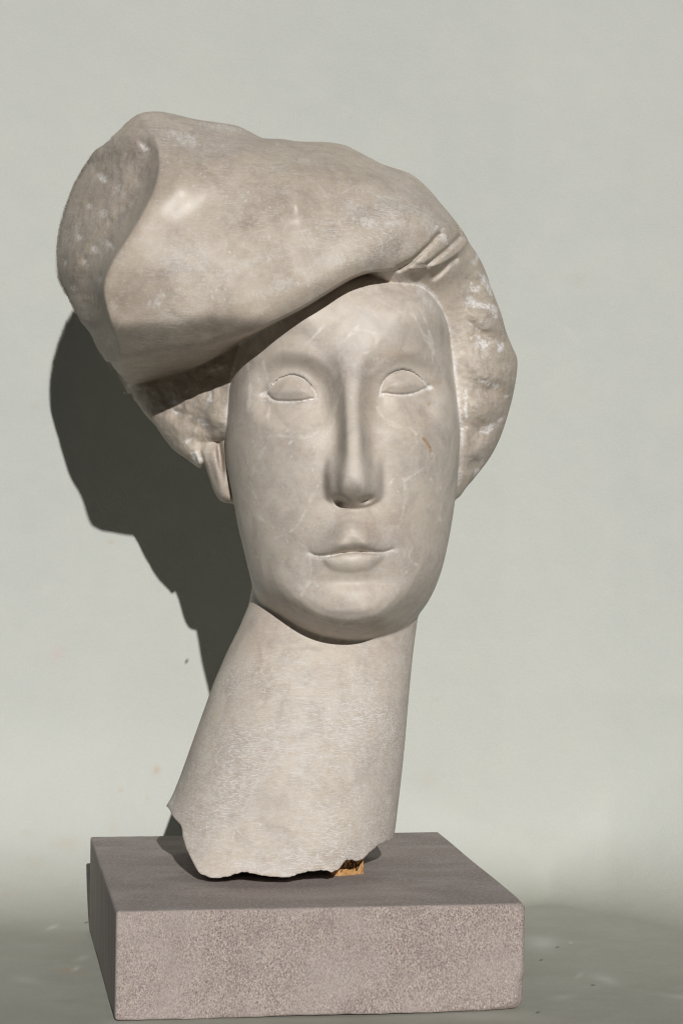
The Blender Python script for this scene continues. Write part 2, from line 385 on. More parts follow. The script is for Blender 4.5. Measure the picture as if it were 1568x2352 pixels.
# --- chips and pits
chips = [(235, 403, 13, 8, 0.6), (238, 485, 6, 14, 0.2), (219, 568, 9, 9, 0), (331, 332, 15, 7, 0.7), (252, 557, 10, 5, 0.9), (249, 783, 6, 10, -0.5), (166, 660, 7, 10, 0), (196, 600, 6, 9, 0), (293, 905, 4, 6, 0),
         (205, 470, 5, 8, 0.3), (182, 540, 5, 9, 0), (230, 640, 4, 10, 0), (150, 600, 4, 8, 0), (270, 430, 5, 12, 0.5)]
for cu, cv, su, sv, a in chips:
    g = gauss(cu, cv, su, sv, a); A_b += 7 * g
    n = vnoise(7, int(cu * 7 + cv), 1)
    np.maximum(chalk, 0.85 * sstep(0.35, 0.75, gauss(cu + 2, cv + su * 0.5, su * 0.9, sv * 0.8, a) + 0.2 * n), out=chalk)
hairchips = [(1108, 790, 22, 13, 0.5), (1085, 748, 20, 4, 0.62), (1125, 880, 20, 8, 0.3), (1090, 665, 14, 11, 0.2), (1118, 655, 8, 22, -0.5), (1078, 690, 9, 9, 0), (1105, 702, 30, 7, 0.15), (1120, 985, 18, 9, -0.5), (1163, 909, 6, 6, 0), (1146, 965, 10, 4, -0.8),
             (1098, 1075, 6, 18, 0.4), (1138, 720, 7, 14, -0.4), (1150, 800, 8, 14, 0), (480, 917, 7, 13, 0.2), (405, 945, 12, 4, 0.4), (435, 955, 6, 5, 0), (470, 970, 12, 5, 0.4), (432, 1012, 6, 8, 0.4), (452, 1050, 11, 14, -0.5), (395, 925, 10, 4, 0), (1070, 940, 4, 26, 0), (1066, 905, 4, 20, 0),
             (1060, 980, 4, 22, 0), (1020, 545, 8, 16, -0.3), (1000, 520, 4, 10, 0.4), (1095, 585, 8, 12, 0), (1085, 600, 5, 5, 0)]
for cu, cv, su, sv, a in hairchips:
    n = vnoise(9, int(cu * 3 + cv), 2)
    g = gauss(cu, cv, su, sv, a)
    yH = yH + 3.0 * g * (1 + 0.5 * n)
    np.maximum(chalk, 0.95 * sstep(0.46, 0.8, g + 0.42 * n), out=chalk)
# tool-whitened patches on the beret and face
for cu, cv, su, sv, a, am in ((425, 318, 34, 12, 0.35, 0.6), (510, 292, 40, 5, 0.15, 0.5), (850, 510, 52, 8, 0.06, 0.5), (785, 600, 10, 14, -0.3, 0.5), (800, 480, 26, 18, 0, 0.3), (900, 480, 40, 30, 0, 0.3), (560, 610, 90, 10, -0.35, 0.3), (700, 370, 30, 6, 0.2, 0.35),
                              (640, 660, 60, 14, -0.4, 0.32), (360, 690, 20, 12, -0.7, 0.4), (980, 500, 14, 24, -0.5, 0.4), (450, 590, 60, 30, 0, 0.22), (910, 640, 60, 7, 0.35, 0.55), (975, 680, 8, 34, -0.6, 0.6), (890, 627, 40, 5, 0.1, 0.4), (393, 1838, 6, 14, 0.3, 0.85)):
    n = vnoise(8, int(cu + cv * 3), 2, (0.6, 1.5))
    np.maximum(chalk, am * sstep(0.35, 0.9, gauss(cu, cv, su, sv, a) + 0.45 * n), out=chalk)
# seam between face and hair
SEAM_L = [(552, 790), (541, 830), (531, 870), (524, 930), (519, 990), (518, 1015)]
SEAM_R = [(955, 648), (985, 668), (1006, 698), (1022, 735), (1034, 780), (1043, 850), (1052, 920), (1058, 1000), (1058, 1060), (1052, 1110)]
n = vnoise(30, 61, 2, (1, 1.5))
for s, w in ((SEAM_L, 1.4), (SEAM_R, 3.6)):
    d = near_poly(catmull(s, 5), 40) ; dd = d + 0
    np.maximum(chalk, (0.72 + 0.4 * n).clip(0, 1) * (1 - sstep(w, w + 4, dd)), out=chalk)
# veins in the stone
def z3(l): return [(488 + .4028 * a, 574.1 + .4028 * b) for a, b in l]
def z4(l): return [(488 + .4028 * a, 1090.9 + .4028 * b) for a, b in l]
VE = [z3([(650, 1010), (560, 1055), (480, 1070), (400, 1062), (330, 1060), (310, 1110), (270, 1180), (235, 1260), (215, 1320), (240, 1390), (265, 1450)]),
      z3([(830, 430), (780, 490), (720, 540), (710, 600), (730, 650), (740, 720), (735, 800), (700, 900), (680, 1000), (640, 1060)]),
      z3([(830, 450), (900, 470), (940, 500), (920, 560), (870, 590)]), z3([(1110, 300), (1160, 400), (1200, 480), (1250, 560), (1250, 660)]),
      z3([(1180, 330), (1225, 440), (1255, 540), (1262, 600)]),
      z3([(940, 900), (980, 960), (1040, 1000), (1130, 1020), (1170, 1060), (1205, 1100), (1250, 1160), (1245, 1210), (1180, 1260), (1100, 1310)]),
      z3([(850, 220), (950, 290), (1060, 340), (1110, 400)]), z3([(270, 580), (300, 680), (330, 800), (320, 960)]), z3([(200, 650), (215, 780), (205, 920)]),
      z4([(240, 150), (260, 230), (310, 270)]), z4([(360, 360), (480, 290), (600, 60)]), z4([(1150, 390), (1120, 470), (1170, 520)]), z4([(1085, 20), (1105, 120), (1060, 300)]), z4([(1240, 20), (1300, 150), (1290, 250)]),
      z4([(510, 680), (560, 580), (540, 430), (480, 380)]), 
      [(430, 690), (470, 640), (520, 600), (560, 610), (600, 640), (680, 620)], [(700, 400), (760, 450), (820, 430), (900, 470)], [(380, 360), (420, 300), (460, 270)], [(870, 560), (900, 510), (960, 520)],
      [(430, 900), (470, 860), (520, 840)], [(760, 730), (700, 790), (640, 800)], [(650, 1560), (720, 1480), (800, 1420)], [(560, 1860), (620, 1740), (700, 1640), (720, 1560)], [(800, 1500), (810, 1600), (790, 1720)]]
wob = vnoise(16, 71, 2); brk = vnoise(26, 73, 2)
for l in VE:
    d = near_poly(catmull(l, 5), 30) + 3.2 * wob
    np.maximum(vein, (0.7 + 0.7 * brk).clip(0.08, 1) * (1 - sstep(0.7, 4.2, np.abs(d))) * (1 - 0.6 * sstep(1450, 1500, VV)) * (1 - 0.72 * ((eB > 0) & (VV < 915))), out=vein)
d = near_poly(catmull([(972, 1008), (981, 1020), (988, 1034), (992, 1053)], 5), 20)
np.maximum(stain, 1 - sstep(2.0, 4.5, d), out=stain)
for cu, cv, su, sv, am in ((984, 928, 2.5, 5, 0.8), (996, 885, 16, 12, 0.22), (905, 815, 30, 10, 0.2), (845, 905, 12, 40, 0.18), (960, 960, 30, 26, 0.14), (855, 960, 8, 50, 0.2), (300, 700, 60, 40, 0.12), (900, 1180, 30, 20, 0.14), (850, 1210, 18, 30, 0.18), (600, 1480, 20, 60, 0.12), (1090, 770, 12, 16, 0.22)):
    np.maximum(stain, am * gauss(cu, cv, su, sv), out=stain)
# crack under the left jaw
# scratch density: much on the neck, some on the beret, little on the face
scr = 0.30 + 0.7 * sstep(1440, 1600, VV) * sstep(-20, 10, eN)
scr = np.where((eF > 0) & (VV < 1480), 0.26, scr).astype(np.float32)
scr = np.where((eB > 0) & (VV < 800), 0.50 + 0.30 * vnoise(140, 81, 2), scr).astype(np.float32)
scr = blur(scr, 4)
gloss = np.where(VV > 1430, 0.0, 1.0) * np.where(leftm & (VV < 912), 0.35, 1.0) * (1 - 0.6 * rough * (eB <= 0))
gloss = gloss * (0.45 + 0.50 * np.clip(gauss(415, 465, 75, 60) + gauss(688, 475, 30, 50, -0.45) + 0.35 * gauss(812, 1300, 40, 20) + 0.35 * gauss(812, 760, 90, 60), 0, 1))
gloss = blur(gloss.astype(np.float32), 6)
tint = np.where((eB > 0) & (VV < 915), 0.9 + 0.25 * vnoise(170, 91, 3), np.where(eF > 0, 0.08, np.where(VV < 1160, 0.75, 0.2))).astype(np.float32)
tint = blur(tint, 5)
rufat = np.clip(np.where(leftm & (VV < 915) & (eB > 0), sstep(8, 30, dl), 0) + rough * ((eB <= 0) & (eF <= 0) & (VV < 1100)), 0, 1).astype(np.float32)
rufat = blur(rufat, 3)
scr *= 1 - 0.75 * np.clip(gauss(415, 465, 60, 48) + gauss(685, 470, 20, 40, 0.5), 0, 1)

# ------------------------------------------------------------------ the bust: volume and surface
def slope(a):
    gu, gv = np.gradient(a, ST); return (1.0 / np.sqrt(1 + np.clip(gu * gu + gv * gv, 0, 900))).astype(np.float32)
parts = [('face', yF, bF, eF), ('neck', yN, bN, eN), ('hair', yH, bH, eH), ('ear', yE, bE, eE), ('beret', A_b, bB, eB)]
prm = []
for nm, a, b, e in parts:
    a = a.astype(np.float32); b = b.astype(np.float32); e = e.astype(np.float32)
    b = np.maximum(b, a + 2 + 26 * np.sqrt(np.clip(e / 60, 0, 1)))
    prm.append((nm, a, b, e, slope(a), slope(b)))
kB = (3 + 20 * sstep(900, 985, UU)).astype(np.float32)

def smin(a, b, k):
    hh = np.clip(0.5 + 0.5 * (b - a) / k, 0, 1)
    return b + (a - b) * hh - k * hh * (1 - hh)

def field(i0, i1):
    fs = []
    for nm, a, b, e, na, nb in prm:
        s = slice(i0, i1)
        f = na[s, :, None] * (a[s, :, None] - ys); f2 = nb[s, :, None] * (ys - b[s, :, None])
        np.maximum(f, f2, out=f); np.maximum(f, -e[s, :, None], out=f)
        if nm == 'neck':
            slab_lift = 0.075 * np.clip(ys + 236, 0, 600)
            f2 = ((VV[s, :, None] - vbot[s, None, None]) + slab_lift) * 0.9
            np.maximum(f, f2, out=f)
            np.maximum(f, 1120 - VV[s, :, None], out=f)
        fs.append(f)
    lab = np.argmin(np.stack([g for g in fs]), axis=0).astype(np.int8)
    f = smin(fs[0], fs[1], 5.0); f = smin(f, fs[3], 3.0)
    f = smin(f, fs[2], 3.0); f = smin(f, fs[4], kB[i0:i1, :, None])
    return f, lab

nu, nv, ny = len(us), len(vs), len(ys)
vert_l, lab_l = [], []; quads = []
vid_prev = None; total = 0; CH = 40
carry = None
i0 = 0
vid = np.full((2, nv - 1, ny - 1), -1, np.int32)
idmaps = {}
# pass over slabs of columns: naive surface nets
last_ids = None
while i0 < nu - 1:
    i1 = min(i0 + CH + 1, nu)
    Fv, Lb = field(i0, i1)
    sgn = Fv < 0
    c = sgn[:-1, :-1, :-1].astype(np.int8)
    for a in (0, 1):
        for b in (0, 1):
            for d in (0, 1):
                if a or b or d: c = c + sgn[a:a + sgn.shape[0] - 1, b:nv - 1 + b, d:ny - 1 + d]
    act = np.argwhere((c > 0) & (c < 8))
    acc = np.zeros((len(act), 3), np.float64); cnt = np.zeros(len(act))
    cx, cy, cz = act.T
    corner = {}
    for a in (0, 1):
        for b in (0, 1):
            for d in (0, 1): corner[a, b, d] = Fv[cx + a, cy + b, cz + d]
    for p in corner:
        for ax in range(3):
            if p[ax] == 0:
                q2 = list(p); q2[ax] = 1; fa = corner[p]; fb = corner[tuple(q2)]
                m = (fa < 0) != (fb < 0)
                tt = np.where(m, fa / np.where(m, fa - fb, 1), 0)
                pos = np.array(p, float)[None] + np.zeros((len(act), 3)); pos[:, ax] = tt
                acc += pos * m[:, None]; cnt += m
    pv = acc / cnt[:, None]
    vert_l.append(np.stack([us[0] + (i0 + cx + pv[:, 0]) * ST, vs[0] + (cy + pv[:, 1]) * ST, ys[0] + (cz + pv[:, 2]) * ST], 1))
    lab_l.append(Lb[cx, cy, cz])
    ids = np.full((i1 - i0 - 1, nv - 1, ny - 1), -1, np.int32); ids[cx, cy, cz] = total + np.arange(len(act)); total += len(act)
    # ids with the previous slab's last layer in front
    ext = np.concatenate([last_ids[None], ids]) if last_ids is not None else ids
    off = 1 if last_ids is not None else 0
    # edges along u: between column i and i+1 ; cells (i, j-1..j, k-1..k)
    m = sgn[:-1, 1:-1, 1:-1] != sgn[1:, 1:-1, 1:-1]
    e_ = np.argwhere(m); x, y_, z_ = e_[:, 0], e_[:, 1] + 1, e_[:, 2] + 1
    qd = np.stack([ids[x, y_ - 1, z_ - 1], ids[x, y_, z_ - 1], ids[x, y_, z_], ids[x, y_ - 1, z_]], 1)
    fl = sgn[x, y_, z_]; qd[~fl] = qd[~fl][:, ::-1]; quads.append(qd)
    # edges along v at column i: cells (i-1,i)
    lo = 0 if off else 1
    sg = sgn[lo:-1]
    m = sg[:, :-1, 1:-1] != sg[:, 1:, 1:-1]
    e_ = np.argwhere(m); x, y_, z_ = e_[:, 0] + lo, e_[:, 1], e_[:, 2] + 1
    X = x + off
    qd = np.stack([ext[X - 1, y_, z_ - 1], ext[X - 1, y_, z_], ext[X, y_, z_], ext[X, y_, z_ - 1]], 1)
    fl = sgn[x, y_, z_]; qd[~fl] = qd[~fl][:, ::-1]; quads.append(qd)
    m = sg[:, 1:-1, :-1] != sg[:, 1:-1, 1:]
    e_ = np.argwhere(m); x, y_, z_ = e_[:, 0] + lo, e_[:, 1] + 1, e_[:, 2]
    X = x + off
    qd = np.stack([ext[X - 1, y_ - 1, z_], ext[X, y_ - 1, z_], ext[X, y_, z_], ext[X - 1, y_, z_]], 1)
    fl = sgn[x, y_, z_]; qd[~fl] = qd[~fl][:, ::-1]; quads.append(qd)
    last_ids = ids[-1]
    i0 = i1 - 1
V = np.concatenate(vert_l); LAB = np.concatenate(lab_l).astype(int); Q = np.concatenate(quads)
Q = Q[(Q >= 0).all(1)]
# one light smoothing pass
def lap(V, Q, w):
    s = np.zeros_like(V); n = np.zeros(len(V))
    for a, b in ((0, 1), (1, 2), (2, 3), (3, 0)):
        for p, q_ in ((a, b), (b, a)):
            for ax in range(3): s[:, ax] += np.bincount(Q[:, p], V[Q[:, q_], ax], len(V))
            n += np.bincount(Q[:, p], minlength=len(V))
    return V + w * (s / np.maximum(n, 1)[:, None] - V)
V = lap(V, Q, 0.5); V = lap(V, Q, 0.4)
Wd = world_pt(V[:, 0], V[:, 1], V[:, 2])
fn = np.cross(Wd[Q[:, 2]] - Wd[Q[:, 0]], Wd[Q[:, 3]] - Wd[Q[:, 1]])
cen = Wd.mean(0)
if ((Wd[Q[:, 0]] - cen) * fn).sum() < 0: Q = Q[:, ::-1]; fn = -fn
VN = np.zeros_like(Wd)
for a in range(4):
    for ax in range(3): VN[:, ax] += np.bincount(Q[:, a], fn[:, ax], len(Wd))
VN /= np.maximum(np.linalg.norm(VN, axis=1), 1e-12)[:, None]

def samp(buf, u, v):
    x = np.clip((u - U0) / ST, 0, nu - 1.001); y = np.clip((v - V0) / ST, 0, nv - 1.001)
    i = x.astype(int); j = y.astype(int); a = x - i; b = y - j
    return (buf[i, j] * (1 - a) + buf[i + 1, j] * a) * (1 - b) + (buf[i, j + 1] * (1 - a) + buf[i + 1, j + 1] * a) * b
front = sstep(60, 20, V[:, 2])
ATT = {'chalk': samp(chalk, V[:, 0], V[:, 1]) * front, 'vein': samp(vein, V[:, 0], V[:, 1]) * front, 'stain': samp(stain, V[:, 0], V[:, 1]) * front,
       'scratch': samp(scr, V[:, 0], V[:, 1]), 'gloss': samp(gloss, V[:, 0], V[:, 1]), 'tint': samp(tint, V[:, 0], V[:, 1]), 'coarse': samp(rufat, V[:, 0], V[:, 1])}

# ------------------------------------------------------------------ materials
class NT:
    def __init__(s, name):
        s.m = bpy.data.materials.new(name); s.m.use_nodes = True; s.t = s.m.node_tree; s.n = s.t.nodes; s.p = s.n['Principled BSDF']
    def node(s, typ, **k):
        n = s.n.new(typ)
        for a, b in k.items():
            if a.startswith('i_'): n.inputs[a[2:].replace('_', ' ')].default_value = b
            else: setattr(n, a, b)
        return n
    def l(s, a, b): s.t.links.new(a, b)
    def attr(s, name): return s.node('ShaderNodeAttribute', attribute_name=name).outputs['Fac']
    def noise(s, vec, scale, detail=4, rough=0.5, dist=0.0):
        n = s.node('ShaderNodeTexNoise'); n.inputs['Scale'].default_value = scale; n.inputs['Detail'].default_value = detail
        n.inputs['Roughness'].default_value = rough; n.inputs['Distortion'].default_value = dist
        if vec: s.l(vec, n.inputs['Vector'])
        return n.outputs['Fac']
    def ramp(s, fac, stops):
        r = s.node('ShaderNodeValToRGB'); e = r.color_ramp.elements
        while len(e) < len(stops): e.new(0.5)
        for el, (p, c) in zip(e, stops): el.position = p; el.color = (c if len(c) == 4 else (*c, 1)) if hasattr(c, '__len__') else (c, c, c, 1)
        s.l(fac, r.inputs[0]); return r.outputs[0]
    def math(s, op, a, b=0.5, clamp=False):
        n = s.node('ShaderNodeMath', operation=op, use_clamp=clamp)
        for i, x in enumerate((a, b)):
            if isinstance(x, (int, float)): n.inputs[i].default_value = x
            else: s.l(x, n.inputs[i])
        return n.outputs[0]
    def mix(s, fac, a, b, mode='MIX'):
        n = s.node('ShaderNodeMix', data_type='RGBA', blend_type=mode)
        for sock, x in ((n.inputs['Factor'], fac), (n.inputs['A'], a), (n.inputs['B'], b)):
            if isinstance(x, (int, float)): sock.default_value = x
            elif isinstance(x, tuple): sock.default_value = (*x, 1)
            else: s.l(x, sock)
        return n.outputs['Result']
    def mapping(s, vec, scale=(1, 1, 1), rot=(0, 0, 0)):
        n = s.node('ShaderNodeMapping'); n.inputs['Scale'].default_value = scale; n.inputs['Rotation'].default_value = rot; s.l(vec, n.inputs['Vector']); return n.outputs[0]

def stone_material():
    k = NT('pale_carved_alabaster'); co = k.node('ShaderNodeTexCoord').outputs['Object']
    big = k.noise(co, 9, 4, 0.55, 0.6); mid = k.noise(co, 38, 7, 0.66, 1.2); fine = k.noise(co, 160, 4, 0.6)
    col = k.ramp(big, [(0.30, (0.535, 0.468, 0.418)), (0.5, (0.628, 0.552, 0.468)), (0.72, (0.70, 0.63, 0.545))])
    col = k.mix(k.math('MULTIPLY', k.ramp(mid, [(0.42, 0.0), (0.66, 1.0)]), 0.7), col, (0.415, 0.355, 0.315))
    col = k.mix(k.math('MULTIPLY', k.ramp(k.noise(co, 22, 3, 0.5, 1.5), [(0.55, 0.0), (0.75, 1.0)]), 0.35), col, (0.60, 0.515, 0.40))
    col = k.mix(k.math('MULTIPLY', k.ramp(fine, [(0.45, 0.0), (0.7, 1.0)]), 0.3), col, (0.72, 0.68, 0.63))
    col = k.mix(k.attr('tint'), col, (0.83, 0.79, 0.735), 'MULTIPLY')
    col = k.mix(k.math('MULTIPLY', k.attr('stain'), 0.85), col, (0.42, 0.22, 0.085))
    # natural cloudy veins and the drawn ones
    wv = k.noise(co, 13, 6, 0.62, 2.2)
    thin = k.math('SUBTRACT', 1.0, k.math('MULTIPLY', k.math('ABSOLUTE', k.math('SUBTRACT', wv, 0.5)), 55.0), True)
    col = k.mix(k.math('MULTIPLY', thin, k.math('MULTIPLY', k.ramp(big, [(0.5, 0.0), (0.6, 1.0)]), 0.35)), col, (0.70, 0.65, 0.57))
    col = k.mix(k.math('MULTIPLY', k.attr('vein'), k.ramp(k.noise(co, 260, 3, 0.7), [(0.36, 0.3), (0.6, 1.0)])), col, (0.79, 0.74, 0.66))
    # rubbing and rasp scratches
    scr = None
    for i, (ang, ln, sc, th) in enumerate(((0.05, 17, 2100, 0.59), (-0.20, 14, 1900, 0.60), (0.35, 15, 2000, 0.62), (-0.7, 13, 1800, 0.65), (1.45, 14, 1900, 0.66))):
        rot = k.mapping(co, (1, 1, 1), (0, ang, 0)); st = k.mapping(rot, (1.0 / ln, 0.25, 1.0))
        n = k.noise(st, sc, 1, 0.4, 0.0)
        v = k.ramp(n, [(th - 0.03, 0.0), (th + 0.10, 1.0)])
        scr = v if scr is None else k.math('MAXIMUM', scr, v)
    patch = k.ramp(k.noise(co, 26, 4, 0.6), [(0.32, 0.3), (0.60, 1.0)])
    sfac = k.math('MULTIPLY', k.math('MULTIPLY', scr, patch), k.attr('scratch'), True)
    col = k.mix(k.math('MULTIPLY', sfac, 0.8), col, (0.80, 0.77, 0.745))
    haze_s = k.math('MULTIPLY', k.math('MULTIPLY', k.ramp(k.noise(k.mapping(co, (0.25, 0.4, 1.0), (0, 0.1, 0)), 150, 5, 0.65), [(0.42, 0.0), (0.72, 1.0)]), patch), k.math('MULTIPLY', k.attr('scratch'), 0.34))
    col = k.mix(haze_s, col, (0.76, 0.73, 0.70))
    # white bruises and dust in cuts
    ch = k.math('MULTIPLY', k.attr('chalk'), k.ramp(k.noise(co, 480, 5, 0.75), [(0.40, 0.08), (0.56, 1.0)]), True)
    sp_ = k.math('MULTIPLY', k.ramp(k.noise(k.mapping(co, (1, 1, 0.6), (0, 0.5, 0)), 420, 3, 0.65), [(0.64, 0.0), (0.72, 1.0)]), 0.6)
    ch = k.math('MAXIMUM', ch, k.math('MULTIPLY', sp_, patch))
    col = k.mix(ch, col, (0.88, 0.865, 0.85))
    k.l(col, k.p.inputs['Base Color'])
    r = k.math('SUBTRACT', 0.60, k.math('MULTIPLY', k.attr('gloss'), 0.22))
    r = k.math('ADD', r, k.math('MULTIPLY', k.math('MAXIMUM', ch, sfac), 0.3))
    r = k.math('ADD', r, k.math('MULTIPLY', k.math('SUBTRACT', mid, 0.5), 0.12), True)
    k.l(r, k.p.inputs['Roughness'])
    k.p.inputs['Specular IOR Level'].default_value = 0.46
    rid = k.math('ABSOLUTE', k.math('SUBTRACT', k.noise(co, 95, 5, 0.62, 0.4), 0.5))
    rid2 = k.math('ABSOLUTE', k.math('SUBTRACT', k.noise(co, 240, 3, 0.6, 0.4), 0.5))
    rid = k.math('MULTIPLY', k.math('ADD', k.math('MULTIPLY', rid, 9.0), k.math('MULTIPLY', rid2, 3.0)), k.attr('coarse'))
    hgt = k.math('ADD', k.math('ADD', rid, k.math('MULTIPLY', mid, 0.5)), k.math('ADD', k.math('MULTIPLY', fine, 0.22), k.math('MULTIPLY', sfac, -0.25)))
    b = k.node('ShaderNodeBump'); b.inputs['Strength'].default_value = 0.22; b.inputs['Distance'].default_value = 0.0008
    k.l(hgt, b.inputs['Height']); k.l(k.math('SUBTRACT', 0.24, k.math('MULTIPLY', k.attr('gloss'), 0.2), True), b.inputs['Strength']); k.l(b.outputs[0], k.p.inputs['Normal'])
    return k.m

def slab_material():
    k = NT('speckled_sandstone'); co = k.node('ShaderNodeTexCoord').outputs['Object']
    cw = k.mapping(co, (1, 1, 0.55))
    g1 = k.noise(cw, 1400, 3, 0.8); g2 = k.noise(cw, 2300, 1, 0.6); cl = k.noise(co, 26, 4, 0.55)
    col = k.ramp(g1, [(0.34, (0.12, 0.09, 0.085)), (0.45, (0.31, 0.255, 0.238)), (0.54, (0.42, 0.35, 0.325)), (0.64, (0.66, 0.57, 0.50))])
    col = k.mix(k.math('MULTIPLY', k.ramp(g2, [(0.5, 0.0), (0.70, 1.0)]), 0.5), col, (0.60, 0.54, 0.50))
    col = k.mix(k.ramp(k.noise(cw, 900, 1, 0.5), [(0.68, 0.0), (0.76, 0.85)]), col, (0.10, 0.075, 0.07))
    col = k.mix(k.math('MULTIPLY', k.ramp(k.noise(co, 800, 1, 0.5), [(0.62, 0.0), (0.74, 1.0)]), 0.45), col, (0.42, 0.25, 0.16))
    col = k.mix(k.math('MULTIPLY', k.ramp(cl, [(0.42, 0.0), (0.66, 1.0)]), 0.5), col, (0.47, 0.41, 0.385))
    col = k.mix(k.math('MULTIPLY', k.ramp(k.noise(co, 60, 5, 0.65), [(0.50, 0.0), (0.72, 1.0)]), 0.4), col, (0.25, 0.205, 0.19))
    # sawn top and left side: finer, greyer
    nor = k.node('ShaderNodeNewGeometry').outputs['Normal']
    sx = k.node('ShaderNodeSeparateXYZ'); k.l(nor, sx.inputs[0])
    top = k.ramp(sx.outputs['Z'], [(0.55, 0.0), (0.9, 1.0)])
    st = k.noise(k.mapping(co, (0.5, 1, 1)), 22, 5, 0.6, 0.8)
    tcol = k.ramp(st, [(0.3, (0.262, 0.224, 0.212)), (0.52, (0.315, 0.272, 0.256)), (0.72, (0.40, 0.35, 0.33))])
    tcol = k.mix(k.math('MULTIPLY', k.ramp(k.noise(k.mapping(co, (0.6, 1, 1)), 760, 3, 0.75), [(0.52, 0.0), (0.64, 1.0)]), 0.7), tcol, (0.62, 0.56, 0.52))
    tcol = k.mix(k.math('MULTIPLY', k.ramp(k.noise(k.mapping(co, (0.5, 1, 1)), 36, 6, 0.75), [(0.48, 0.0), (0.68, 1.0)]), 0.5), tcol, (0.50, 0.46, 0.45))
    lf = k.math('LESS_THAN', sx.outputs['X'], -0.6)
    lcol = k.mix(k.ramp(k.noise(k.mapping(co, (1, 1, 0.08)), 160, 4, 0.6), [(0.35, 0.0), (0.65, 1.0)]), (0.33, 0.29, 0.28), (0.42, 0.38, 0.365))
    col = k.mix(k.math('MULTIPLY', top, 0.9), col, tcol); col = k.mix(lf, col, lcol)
    pt = k.node('ShaderNodeNewGeometry').outputs['Pointiness']
    wear = k.math('MULTIPLY', k.ramp(pt, [(0.53, 0.0), (0.60, 1.0)]), k.ramp(k.noise(co, 70, 4, 0.7), [(0.4, 0.15), (0.6, 0.8)]))
    col = k.mix(wear, col, (0.50, 0.45, 0.42))
    k.l(col, k.p.inputs['Base Color']); k.p.inputs['Roughness'].default_value = 0.78; k.p.inputs['Specular IOR Level'].default_value = 0.25
    b = k.node('ShaderNodeBump'); b.inputs['Distance'].default_value = 0.0008; b.inputs['Strength'].default_value = 0.5
    k.l(k.math('MULTIPLY', g1, k.math('SUBTRACT', 1.0, k.math('MULTIPLY', top, 0.8))), b.inputs['Height']); k.l(b.outputs[0], k.p.inputs['Normal'])
    return k.m

def paper_material():
    k = NT('grey_green_paper'); co = k.node('ShaderNodeTexCoord').outputs['Object']
    big = k.noise(co, 3.2, 4, 0.5); mot = k.noise(co, 38, 5, 0.6); fib = k.noise(co, 900, 3, 0.6)
    col = k.ramp(big, [(0.3, (0.565, 0.588, 0.556)), (0.7, (0.60, 0.616, 0.578))])
    col = k.mix(k.math('MULTIPLY', k.ramp(mot, [(0.38, 0.0), (0.66, 1.0)]), 0.22), col, (0.66, 0.665, 0.61))
    col = k.mix(k.math('MULTIPLY', k.ramp(k.noise(co, 1400, 2, 0.7), [(0.35, 0.0), (0.65, 1.0)]), 0.16), col, (0.48, 0.495, 0.46))
    floor_shade = k.math('MULTIPLY', k.attr('floor_shade'), k.ramp(k.noise(co, 14, 5, 0.65), [(0.3, 0.78), (0.65, 1.0)]))  # shade of the floor painted into the paper colour, broken up by noise
    col = k.mix(k.math('MULTIPLY', floor_shade, 0.9), col, (0.375, 0.372, 0.318))
    col = k.mix(k.math('MULTIPLY', k.attr('rust'), 0.75), col, (0.55, 0.36, 0.19))
    col = k.mix(k.math('MULTIPLY', k.attr('pink'), 0.5), col, (0.68, 0.45, 0.45))
    col = k.mix(k.math('MULTIPLY', k.attr('dust'), 0.7), col, (0.74, 0.73, 0.70))
    col = k.mix(k.attr('speck'), col, (0.06, 0.06, 0.06))
    k.l(col, k.p.inputs['Base Color']); k.p.inputs['Roughness'].default_value = 0.72; k.p.inputs['Specular IOR Level'].default_value = 0.2
    b = k.node('ShaderNodeBump'); b.inputs['Distance'].default_value = 0.003; b.inputs['Strength'].default_value = 0.4
    soft = k.noise(co, 11, 3, 0.5)
    k.l(k.math('ADD', k.math('MULTIPLY', soft, 2.2), k.math('ADD', k.math('MULTIPLY', fib, 0.16), k.math('MULTIPLY', mot, 0.35))), b.inputs['Height']); k.l(b.outputs[0], k.p.inputs['Normal'])
    return k.m

STONE = stone_material(); SLAB = slab_material(); PAPER = paper_material()

# ------------------------------------------------------------------ the setting: paper sweep
def add_attr(me, name, arr):
    a = me.attributes.new(name, 'FLOAT', 'POINT'); a.data.foreach_set('value', np.ascontiguousarray(arr, np.float32))

def pix_to_uv(P):
    d = P - CAM; D = d @ C_FWD
    return W_PX / 2 + F_PX * (d @ C_RIGHT) / D, H_PX / 2 - F_PX * (d @ C_UP) / D

